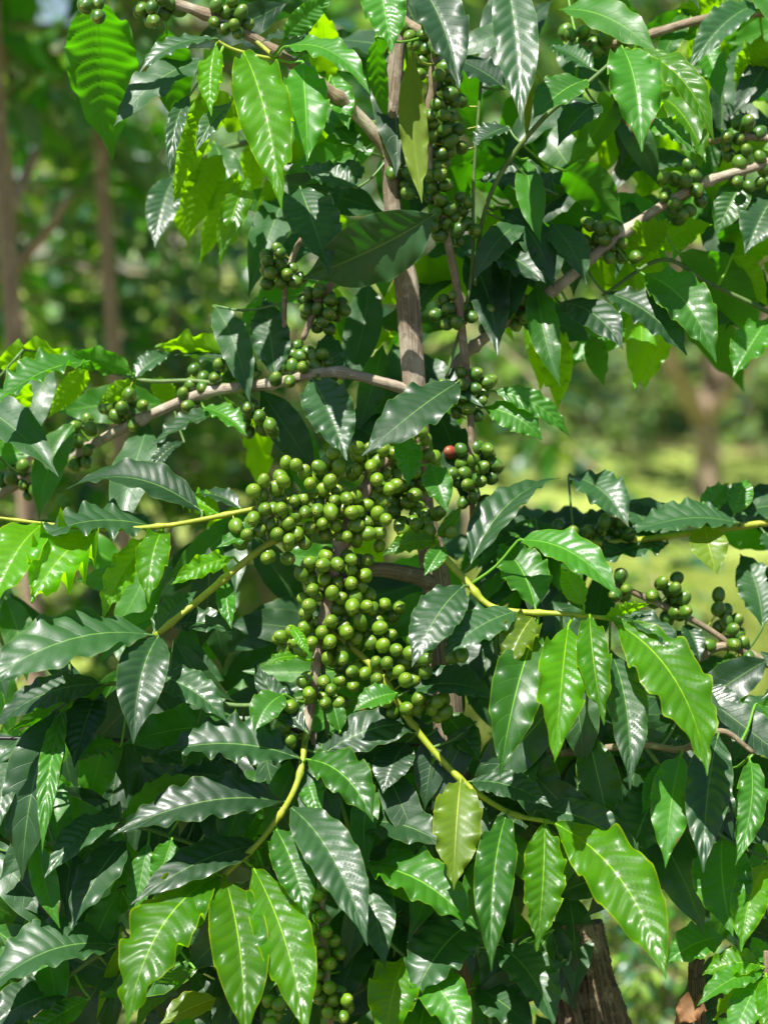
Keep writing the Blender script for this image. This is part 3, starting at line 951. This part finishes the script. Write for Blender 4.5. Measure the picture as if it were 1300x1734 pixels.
OTHER_A = """685 51 693 61 701 76 716 57 722 83 714 102 711 126 739 126 742 142 762 157 758 135 771 132 708 167 730 173 752 178 733 195 747 194 765 172 716 203 736 211 751 219 772 218 735 229 762 237
748 223 761 238 739 260 759 258 750 277 741 294 733 315 753 314 676 300 671 315 690 326 673 271 664 285 738 361 758 352 782 357 731 381 755 380 767 368 775 389 790 378 745 398 745 340 781 338
765 525 791 525 746 532 777 538 798 537 761 545 752 508 768 501 803 515 840 512 861 508 883 509 868 531 834 543 871 546 888 535 906 525 855 489 875 495 828 529
783 634 806 634 777 655 798 652 817 661 792 672 774 677 811 678 825 648 757 669 788 693 781 762 809 759 783 787 802 780 771 804 794 804 813 797 813 814 832 783 826 762 792 818 828 807 800 840 820 850 785 850
508 603 518 596 532 606 513 622 492 620 477 624 546 601 550 612 491 646 498 603 331 628 340 640 365 638 325 653 312 667 335 671 321 685 219 667 219 694 226 717 203 680 242 687 196 701 205 708 189 692
133 723 153 723 113 751 132 751 100 770 40 790 25 795 45 820 65 835 130 785 60 830 140 780 20 810 429 687 420 701 438 705 418 719 445 726 457 721
457 429 473 428 455 448 476 452 458 458 488 467 457 476 475 478 489 454 497 474 534 511 526 498 520 508 548 541 540 555 568 535 574 514 525 523 537 528 555 526 580 523 540 492
239 17 258 14 279 24 277 3 299 14 256 35 363 38 381 19 367 10 398 36 381 48 419 42 393 3 408 21 145 10 163 7
1123 301 1142 305 1160 306 1156 327 1179 322 1186 339 1141 346 1165 357 1148 370 1125 329 1175 298 1286 266 1293 287 1248 308 1267 315 1286 310
1023 401 1016 388 999 381 1033 384 1037 422 1054 412 1020 419 1047 433 988 408"""
BER_B = """1258 218 1245 235 1265 208 1231 232 1238 260 1251 263 1283 225 968 59 985 55 1023 45 1040 38 1051 52 1026 62 1044 62 1030 80 1009 76
1017 896 1025 883 1050 883 1044 898 1063 904 1010 918 1062 929 995 900 1030 971 1051 973 1055 994 1046 1003 1107 1019 1136 1008 1152 1012 1138 1028 1122 987 1129 994 1133 1042 1155 1035 1145 1001
1216 1031 1226 1035 1217 1061 1245 1055 1240 1070 1232 1088 1255 1090 1200 1094 1245 1125 1265 1109 1233 1054 1159 1112 1175 1135 1157 1093 947 898 969 905 987 908 940 912"""


def pts_of(t):
    q = list(map(float, t.split()))
    return np.array(q).reshape(-1, 2)


MAINSET = ('F', 'L2', 'L3', 'R1', 'R2', 'H', 'BB', 'RM')


def berry_layout(tree, xy, only, zoff, jit, R, seed):
    r = np.random.default_rng(seed)
    P, keys = [], []
    for x, y in xy:
        best = None
        for key, b in BR.items():
            if b.get('tree') != tree or b['name'] == 'trunk' or (only and key not in only): continue
            d = np.hypot(b['px'][:, 0] - x, b['px'][:, 1] - y)
            i = int(d.argmin())
            if best is None or d[i] < best[0]: best = (d[i], key, b['px'][i, 2], i)
        z = best[2] + zoff + r.uniform(-jit, jit)
        P.append([x, y, z]); keys.append((best[1], best[3]))
    P = np.array(P)
    X0 = P[:, :2].copy()
    need = 2.0 * R
    for it in range(160):                      # push touching berries apart, mostly in depth
        d = P[:, None] - P[None]
        dist = np.linalg.norm(d, axis=2) + np.eye(len(P)) * 1e3
        close = dist < need
        if not close.any(): break
        dirn = d / dist[..., None]
        dirn[..., 2] = np.where(np.abs(dirn[..., 2]) < 0.15, np.sign(d[..., 2] + 1e-6) * 0.15, dirn[..., 2])
        push = np.where(close, (need - dist) * 0.3, 0)[..., None] * dirn * np.array([0.25, 0.25, 1.0])
        P = P + np.clip(push.sum(1), -6, 6)
        P[:, :2] = X0 + np.clip(P[:, :2] - X0, -5, 5)
    return P, keys


BMATS = [M_BERRY, M_SCAR, M_SHOOT]


def berries(tree, xy, only, zoff, jit, R, seed, tone_rng, nsingle, special=None):
    P, keys = berry_layout(tree, xy, only, zoff, jit, R, seed)
    r = np.random.default_rng(seed + 1)
    # nearest to the camera come first: those are the ones the picture shows whole
    inside = np.array([(0 < p[0] < PW and 0 < p[1] < PH) for p in P])
    order = sorted(range(len(P)), key=lambda i: -(P[i, 2] + (1000 if inside[i] else 0)))
    single = set(order[:nsingle])
    stuff = MB()
    for i, p in enumerate(P):
        cam_c = pc(*p); c = w_of(cam_c)
        key, bi = keys[i]
        node = BR[key]['C'][bi]
        ax = nrm(c - node) + C2W @ np.array([0, 0.25, 0.55]) + r.normal(0, 0.42, 3)
        rad = R * S * (-cam_c[2] / D0) * r.uniform(0.86, 1.07)
        mb = MB()
        if np.linalg.norm(node - c) > 3.2 * rad:
            node = c - nrm(ax) * rad * 1.7
        berry_geo(mb, c, ax, rad, r.uniform(*tone_rng), 0, 1, (16, 10), stalk=node)
        if i in single:
            obj('berry', mb, BMATS, BR[key]['obj'], ORIG[tree])
        else:
            stuff.merge(mb)
    return stuff


def thicken(xy, share, spread, seed):
    r = np.random.default_rng(seed)
    sel = xy[r.uniform(size=len(xy)) < share]
    return np.vstack([xy, sel + r.normal(0, spread, sel.shape)])


st = berries('A', thicken(pts_of(MAIN), 0.95, 11, 41), MAINSET, 14, 15, 12.5, 31, (0.3, 1.0), 100)
st2 = berries('A', thicken(pts_of(OTHER_A), 0.7, 11, 42), None, 0, 20, 11.9, 33, (0.0, 0.45), 0)
st.merge(st2)
o = obj('berries', st, BMATS, TA, ORIG['A']); tag(o, kind='stuff')
stB = berries('B', thicken(pts_of(BER_B), 0.4, 10, 43), None, 0, 18, 12.6, 35, (0.0, 0.45), 100)
for lab, (x, y, z), m_ in (('black dried berry', (505, 1231, 45), M_BLACKB), ('single red berry', (762, 766, -140), M_REDB)):
    c = pc(x, y, z); cw = w_of(c); dd, key, att = nearest('A', cw)
    mb = MB(); berry_geo(mb, cw, C2W @ np.array([-0.3, 0.2, 0.5]), 11.5 * S * (-c[2] / D0), 0.5, 0, 1, (16, 10), stalk=att)
    o = obj('berry', mb, [m_, M_SCAR, M_SHOOT], BR[key]['obj'], ORIG['A']); o['label'] = lab

# ------------------------------------------------------------------ old stump, lower right
sO = ground_pt(1010, 1.86)
STU = thing('tree_stump', 'weathered grey-brown forked old coffee stump with two cut tops below the long bright leaves', 'stump', sO)


def px_tube(pts, seg, ridges, rough, mat, parent, name, origin, sub=10, foot=False):
    Pw, R = [], []
    for x, y, z, r in pts:
        c = pc(x, y, z); Pw.append(w_of(c)); R.append(r * S * (-c[2] / D0))
    if foot: Pw[0][2] = -0.03
    mb = MB(); tube(mb, Pw, R, seg, 0, 0.5, sub=sub, ridges=ridges, rough=rough)
    return obj(name, mb, mat, parent, origin)


px_tube([(1030, 3000, -60, 66), (1020, 1900, -60, 58), (982, 1735, -54, 44), (956, 1650, -56, 35), (938, 1592, -58, 32), (932, 1568, -58, 27)], 40, 0.20, 0.035, M_STUMP, STU, 'stem', sO, 22, True)
px_tube([(1035, 1900, -50, 46), (1024, 1735, -40, 42), (1010, 1660, -40, 31), (999, 1600, -42, 29), (994, 1562, -42, 25)], 40, 0.20, 0.035, M_STUMP, STU, 'stem', sO, 22)
sO2 = ground_pt(1180, 1.74)
ST2 = thing('tree_stump', 'thin dark broken stub beside the sapling leaves in the bottom right corner', 'stump', sO2)
px_tube([(1184, 3060, 5, 16), (1182, 1800, 5, 13), (1178, 1690, 5, 12), (1177, 1640, 5, 12), (1182, 1622, 5, 11)], 16, 0.14, 0.02, M_STUMP, ST2, 'stem', sO2, 14, True)
# dry brown leaf caught low in the corner
mb = MB()
P0 = w_of(pc(1196, 1712, 45)); P1 = w_of(pc(1140, 1744, 58))
leaf_geo(mb, P0, (P0 + P1) / 2 + np.array([0, 0, 0.02]), P1, C2W @ np.array([0.1, 0.75, 0.65]), 0.012, 14, 40, 0, 0.6, 0.5, 0.4, 0.02, 0.9, 3.0)
dl = obj('dry_leaf', mb, M_DRY)
tag(dl, 'crumpled rusty brown dead leaf lying low beside the thin stub', 'dead leaf')

# thin dark wire strung to the trunk at the left
mb = MB()
tube(mb, [w_of(pc(-500, 1240, -20)), w_of(pc(-100, 1248, -5)), w_of(pc(165, 1253, 4)), w_of(pc(450, 1258, -60)), w_of(pc(742, 1262, -108))], [3.2 * S] * 5, 8, 0, 0.5)
wire = obj('wire', mb, M_WIRE)
tag(wire, 'thin straight dark wire running level between the hanging leaves at the left edge', 'wire')

# ------------------------------------------------------------------ ground
m, nt, out = new_mat('grass_ground')
h = NT(nt)
tc = h.node('ShaderNodeTexCoord')
n1 = h.noise(tc.outputs['Object'], 0.35, 4); n2 = h.noise(tc.outputs['Object'], 6.0, 5); n3 = h.noise(tc.outputs['Object'], 60.0, 4)
col = h.mix(h.mapr(n2, 0.3, 0.7), (0.17, 0.25, 0.035), (0.40, 0.46, 0.085))
col = h.mix(h.mapr(n3, 0.4, 0.7, 0, 0.4), col, (0.15, 0.21, 0.03))
col = h.mix(h.mapr(n1, 0.52, 0.66), col, (0.24, 0.17, 0.095))
sx = h.node('ShaderNodeSeparateXYZ'); nt.links.new(tc.outputs['Object'], sx.inputs[0])
soil = h.mix(h.mapr(n3, 0.35, 0.7), (0.06, 0.043, 0.026), (0.15, 0.105, 0.06))
nearm = h.mapr(h.math('ADD', sx.outputs[1], h.math('MULTIPLY', n2, 2.0)), 3.4, 5.2, 1.0, 0.0)
col = h.mix(h.math('MULTIPLY', nearm, h.mapr(n2, 0.3, 0.6, 0.55, 1.0)), col, soil)
p = h.node('ShaderNodeBsdfPrincipled'); p.inputs['Roughness'].default_value = 0.9
nt.links.new(col, p.inputs['Base Color'])
b = h.node('ShaderNodeBump'); b.inputs['Strength'].default_value = 0.7; b.inputs['Distance'].default_value = 0.03
nt.links.new(n3, b.inputs['Height']); nt.links.new(b.outputs[0], p.inputs['Normal'])
nt.links.new(p.outputs[0], out.inputs['Surface'])
M_GROUND = m
mb = MB()
gx = np.concatenate([[-400, -150, -60], np.linspace(-25, 25, 51), [60, 150, 400]])
gy = np.concatenate([[-200, -60, -20], np.linspace(-8, 40, 49), [80, 200, 500]])
GX, GY = np.meshgrid(gx, gy, indexing='ij')
GZ = 0.02 * np.sin(GX * 1.3 + 0.4) * np.sin(GY * 0.9) * (np.abs(GX) < 26) * (GY < 41)
n = len(gy)
I, J = np.meshgrid(np.arange(len(gx) - 1), np.arange(n - 1), indexing='ij')
a = I * n + J
mb.add(np.stack([GX, GY, GZ], -1).reshape(-1, 3), np.stack([a, a + n, a + n + 1, a + 1], -1).reshape(-1, 4), np.zeros((GX.size, 2)))
g = obj('ground', mb, M_GROUND); tag(g, kind='structure')

# grass blades over the open strip that shows through the gaps
m, nt, out = new_mat('grass_blade')
h = NT(nt)
tone = h.node('ShaderNodeAttribute', attribute_name='tone').outputs['Fac']
col = h.mix(tone, (0.19, 0.27, 0.035), (0.42, 0.46, 0.10))
p = h.node('ShaderNodeBsdfPrincipled'); nt.links.new(col, p.inputs['Base Color']); p.inputs['Roughness'].default_value = 0.5
tr = h.node('ShaderNodeBsdfTranslucent'); nt.links.new(col, tr.inputs['Color'])
mx = h.node('ShaderNodeMixShader'); mx.inputs[0].default_value = 0.3
nt.links.new(p.outputs[0], mx.inputs[1]); nt.links.new(tr.outputs[0], mx.inputs[2]); nt.links.new(mx.outputs[0], out.inputs['Surface'])
M_BLADE = m
r = np.random.default_rng(77)
NB = 40000
by = 3.4 + 6.0 * r.uniform(size=NB)
bx = by * r.uniform(-0.12, 0.24, NB)
hgt = r.uniform(0.03, 0.10, NB); aa = r.uniform(0, 6.28, NB); lean = r.uniform(0.0, 0.05, NB)
wd = 0.0035
root = np.stack([bx, by, np.zeros(NB)], -1)
sdv = np.stack([np.cos(aa), np.sin(aa), np.zeros(NB)], -1) * wd
ld = np.stack([-np.sin(aa), np.cos(aa), np.zeros(NB)], -1) * lean[:, None]
top = root + ld + np.stack([np.zeros(NB)] * 2 + [hgt], -1)
V = np.stack([root - sdv, root + sdv, top + sdv * 0.25, top - sdv * 0.25], 1).reshape(-1, 3)
mb = MB(); mb.add(V, np.arange(NB * 4).reshape(-1, 4), np.zeros((NB * 4, 2)))
mb.t[0][:] = np.repeat(r.uniform(0, 1, NB), 4)
o = obj('grass', mb, M_BLADE); tag(o, kind='stuff')


# ------------------------------------------------------------------ coffee trees behind, each a thing: trunk > limbs in its mesh, crown of leaves
def coffee_meshes(seed, height, reach, nb, first=0.5, mats=None, tr_r=0.022):
    r = np.random.default_rng(seed)
    tr, cr = MB(), MB()
    pts, rad = [], []
    q = np.zeros(3)
    for i in range(8):
        t = i / 7
        pts.append([0.06 * math.sin(3 * t + seed) * t * 2 + r.normal(0, 0.016), 0.05 * math.cos(2.5 * t + seed) * t * 2 + r.normal(0, 0.016), -0.03 + t * height])
        rad.append(tr_r * (1 - 0.7 * t))
    tube(tr, pts, rad, 12, 0, 0.5, sub=5, ridges=0.06)
    C, _ = catmull(pts, rad, 10)
    kinds = [0, 0, 0, 1, 1, 2, 2, 3]
    for i in range(nb):
        t = first / height + (1 - first / height) * (i + r.uniform()) / nb
        s = C[int(t * (len(C) - 1))]
        az = i * 2.4 + r.normal(0, 0.3)
        L = reach * (1.0 - 0.6 * t) * r.uniform(0.7, 1.15) + 0.12
        d = np.array([math.cos(az), math.sin(az), 0])
        bp = [s + d * L * k + np.array([0, 0, (0.22 * k - 0.42 * k * k) * L]) for k in (0, 0.35, 0.7, 1.0)]
        tube(tr, bp, [0.008, 0.007, 0.005, 0.003], 6, 0, 0.5, sub=3)
        CB, _ = catmull(bp, [1] * 4, 12)
        for k in np.arange(0.22, 1.0, 0.055 / L):
            for sgn in (-1, 1):
                if r.uniform() < 0.12: continue
                base = CB[min(len(CB) - 1, int(k * (len(CB) - 1)))]
                side = np.array([-d[1], d[0], 0]) * sgn
                lw = r.uniform(0.11, 0.17)
                dr = nrm(side * r.uniform(0.5, 1.0) + d * r.uniform(0.2, 0.8) + np.array([0, 0, -r.uniform(0.1, 1.0)]) + r.normal(0, 0.2, 3))
                up = nrm(np.array([0, 0, 1.0]) + r.normal(0, 0.35, 3))
                tip = base + dr * lw
                up = nrm(up - dr * (up @ dr))
                leaf_geo(cr, base, (base + tip) / 2 + up * lw * 0.16, tip, up, lw * r.uniform(0.17, 0.23), 4, 9, kinds[r.integers(len(kinds))], r.uniform(), 0.1, 0.25, 0.004, 0.3)
    return tr.mesh('trunk', [M_FARBARK]), cr.mesh('crown', mats or LEAFM)


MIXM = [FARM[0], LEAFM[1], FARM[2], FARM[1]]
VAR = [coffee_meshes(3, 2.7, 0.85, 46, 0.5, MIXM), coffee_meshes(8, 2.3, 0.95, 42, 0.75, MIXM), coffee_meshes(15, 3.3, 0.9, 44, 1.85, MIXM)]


def put_tree(v, x, dist, sc, rz, label, bare=None):
    t = thing('coffee_tree', label, 'coffee tree', ground_pt(x, dist), 'blurred coffee trees of the row behind')
    t.rotation_euler = (0, 0, rz); t.scale = (sc, sc, sc)
    for nme, me in zip(('trunk', 'crown'), VAR[v]):
        o = bpy.data.objects.new(nme, me); COL.objects.link(o); o.parent = t
    return t


put_tree(2, 30, 3.5, 1.0, 1.2, 'blurred coffee tree whose pale straight trunk stands at the left edge')
def at(x, y, dist):
    c = np.array([(x - PW / 2) / FOC, -(y - PH / 2) / FOC, -1.0]) * dist
    return w_of(c)


t_ = bpy.data.objects['coffee_tree.002']
inv = np.array(Matrix.Rotation(-1.2, 3, 'Z'))
for pp in ([(6, 480, 3.5), (45, 430, 3.48), (85, 385, 3.45), (120, 330, 3.42)], [(8, 370, 3.5), (38, 310, 3.52), (62, 255, 3.55)]):
    mb = MB()
    tube(mb, [inv @ (at(*q) - np.array(t_.location)) for q in pp], [0.011, 0.010, 0.008, 0.005][:len(pp)], 10, 0, 0.5, sub=5, ridges=0.06)
    obj('limb', mb, M_FARBARK, t_)
put_tree(2, 195, 4.2, 0.95, 1.2, 'blurred coffee tree with a leaning brown trunk behind the left berry branch')
put_tree(0, 70, 4.7, 0.72, 0.5, 'blurred leafy coffee tree between the pale left trunk and the leaning one')
put_tree(0, 300, 5.0, 0.68, 4.9, 'blurred leafy coffee tree just right of the leaning brown trunk')
put_tree(1, 170, 6.0, 0.95, 3.7, 'blurred coffee tree low behind the two left trunks')
put_tree(0, 430, 5.6, 0.72, 2.2, 'blurred coffee tree in the gap left of the main trunk')
put_tree(1, -120, 5.4, 0.95, 0.9, 'blurred dark coffee tree farther back at the left edge')
put_tree(0, 660, 6.6, 1.2, 4.0, 'blurred coffee tree straight behind the main trunk')
put_tree(1, 20, 7.4, 1.2, 5.1, 'blurred coffee tree deep in the row between the two left trunks')
put_tree(0, 330, 8.4, 1.1, 3.3, 'blurred far coffee tree showing through the upper left leaves')
put_tree(2, 790, 9.5, 1.25, 2.7, 'blurred coffee tree right of the main trunk, behind the diagonal branch')
put_tree(2, 1560, 6.6, 1.2, 0.2, 'blurred coffee tree beyond the upper right corner leaves')


def put_weed(x, dist, sc, rz, label):
    t = thing('weed', label, 'plant', ground_pt(x, dist), 'low weeds on the soil under the bush')
    t.rotation_euler = (0, 0, rz); t.scale = (sc, sc, sc)
    for nme, me in zip(('stem', 'leaves'), VAR[1]):
        o = bpy.data.objects.new(nme, me); COL.objects.link(o); o.parent = t


put_weed(1065, 3.1, 0.22, 0.4, 'blurred low green weed in the lower right gap, just right of the forked stump')
put_weed(1150, 3.5, 0.26, 1.9, 'blurred low green weed behind the thin dark stub')
put_weed(1010, 4.2, 0.3, 3.0, 'blurred low weed behind the forked stump')
put_weed(1120, 4.7, 0.3, 4.4, 'blurred small weed farthest back in the lower right gap')

# ------------------------------------------------------------------ larger trees at the far side of the grass
def shade_tree_meshes(seed, H, R, nl, trunk_r, fork, low):
    r = np.random.default_rng(seed)
    tr, cr = MB(), MB()
    tube(tr, [[0, 0, -0.05], [0.03, 0, fork * 0.5], [0.0, 0.02, fork]], [trunk_r * 1.15, trunk_r, trunk_r * 0.95], 14, 0, 0.5, sub=6, ridges=0.06)
    ends = []
    for i in range(7):
        az = i * 6.283 / 7 + r.normal(0, 0.2); el = r.uniform(0.85, 1.3)
        d = np.array([math.cos(az) * math.cos(el), math.sin(az) * math.cos(el), math.sin(el)])
        L = R * r.uniform(0.7, 1.0)
        b0 = np.array([0, 0.02, fork])
        mid = b0 + d * L * 0.5 + r.normal(0, 0.1, 3); e = b0 + d * L + np.array([0, 0, 0.2])
        tube(tr, [b0 - d * 0.05, mid, e], [trunk_r * 0.6, trunk_r * 0.4, trunk_r * 0.15], 8, 0, 0.5, sub=5, ridges=0.05)
        ends += [mid, e]
        for _ in range(3):
            e2 = mid + nrm(d + r.normal(0, 0.6, 3)) * L * 0.5
            tube(tr, [mid, (mid + e2) / 2 + r.normal(0, .05, 3), e2], [trunk_r * 0.3, trunk_r * 0.2, trunk_r * 0.08], 6, 0, 0.5, sub=3)
            ends.append(e2)
    ends = np.array(ends)
    kinds = [0, 0, 1, 1, 1, 2, 2, 3]
    cl = ends[r.integers(len(ends), size=nl)] + r.normal(0, 1, (nl, 3)) * np.array([R * .22, R * .22, R * .17])
    for c in cl:
        if c[2] < low: continue
        lw = r.uniform(0.14, 0.24)
        dr = nrm(r.normal(0, 1, 3) + np.array([0, 0, -0.5]))
        up = nrm(np.array([0, 0, 1.0]) + r.normal(0, 0.5, 3)); up = nrm(up - dr * (up @ dr))
        tip = c + dr * lw
        leaf_geo(cr, c, (c + tip) / 2 + up * lw * .12, tip, up, lw * 0.24, 2, 6, kinds[r.integers(8)], r.uniform(), 0.05, 0.2, 0.0, 0.2)
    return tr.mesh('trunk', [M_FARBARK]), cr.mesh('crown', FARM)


SV = [shade_tree_meshes(5, 5, 1.9, 1300, 0.085, 0.45, 1.7), shade_tree_meshes(9, 6, 2.6, 3200, 0.12, 1.9, 1.2)]
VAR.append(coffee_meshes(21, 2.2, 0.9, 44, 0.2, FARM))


def put_shade(v, x, dist, sc, rz, label):
    t = thing('shade_tree', label, 'tree', ground_pt(x, dist), 'blurred trees across the grass')
    t.rotation_euler = (0, 0, rz); t.scale = (sc, sc, sc)
    for nme, me in zip(('trunk', 'crown'), SV[v]):
        o = bpy.data.objects.new(nme, me); COL.objects.link(o); o.parent = t


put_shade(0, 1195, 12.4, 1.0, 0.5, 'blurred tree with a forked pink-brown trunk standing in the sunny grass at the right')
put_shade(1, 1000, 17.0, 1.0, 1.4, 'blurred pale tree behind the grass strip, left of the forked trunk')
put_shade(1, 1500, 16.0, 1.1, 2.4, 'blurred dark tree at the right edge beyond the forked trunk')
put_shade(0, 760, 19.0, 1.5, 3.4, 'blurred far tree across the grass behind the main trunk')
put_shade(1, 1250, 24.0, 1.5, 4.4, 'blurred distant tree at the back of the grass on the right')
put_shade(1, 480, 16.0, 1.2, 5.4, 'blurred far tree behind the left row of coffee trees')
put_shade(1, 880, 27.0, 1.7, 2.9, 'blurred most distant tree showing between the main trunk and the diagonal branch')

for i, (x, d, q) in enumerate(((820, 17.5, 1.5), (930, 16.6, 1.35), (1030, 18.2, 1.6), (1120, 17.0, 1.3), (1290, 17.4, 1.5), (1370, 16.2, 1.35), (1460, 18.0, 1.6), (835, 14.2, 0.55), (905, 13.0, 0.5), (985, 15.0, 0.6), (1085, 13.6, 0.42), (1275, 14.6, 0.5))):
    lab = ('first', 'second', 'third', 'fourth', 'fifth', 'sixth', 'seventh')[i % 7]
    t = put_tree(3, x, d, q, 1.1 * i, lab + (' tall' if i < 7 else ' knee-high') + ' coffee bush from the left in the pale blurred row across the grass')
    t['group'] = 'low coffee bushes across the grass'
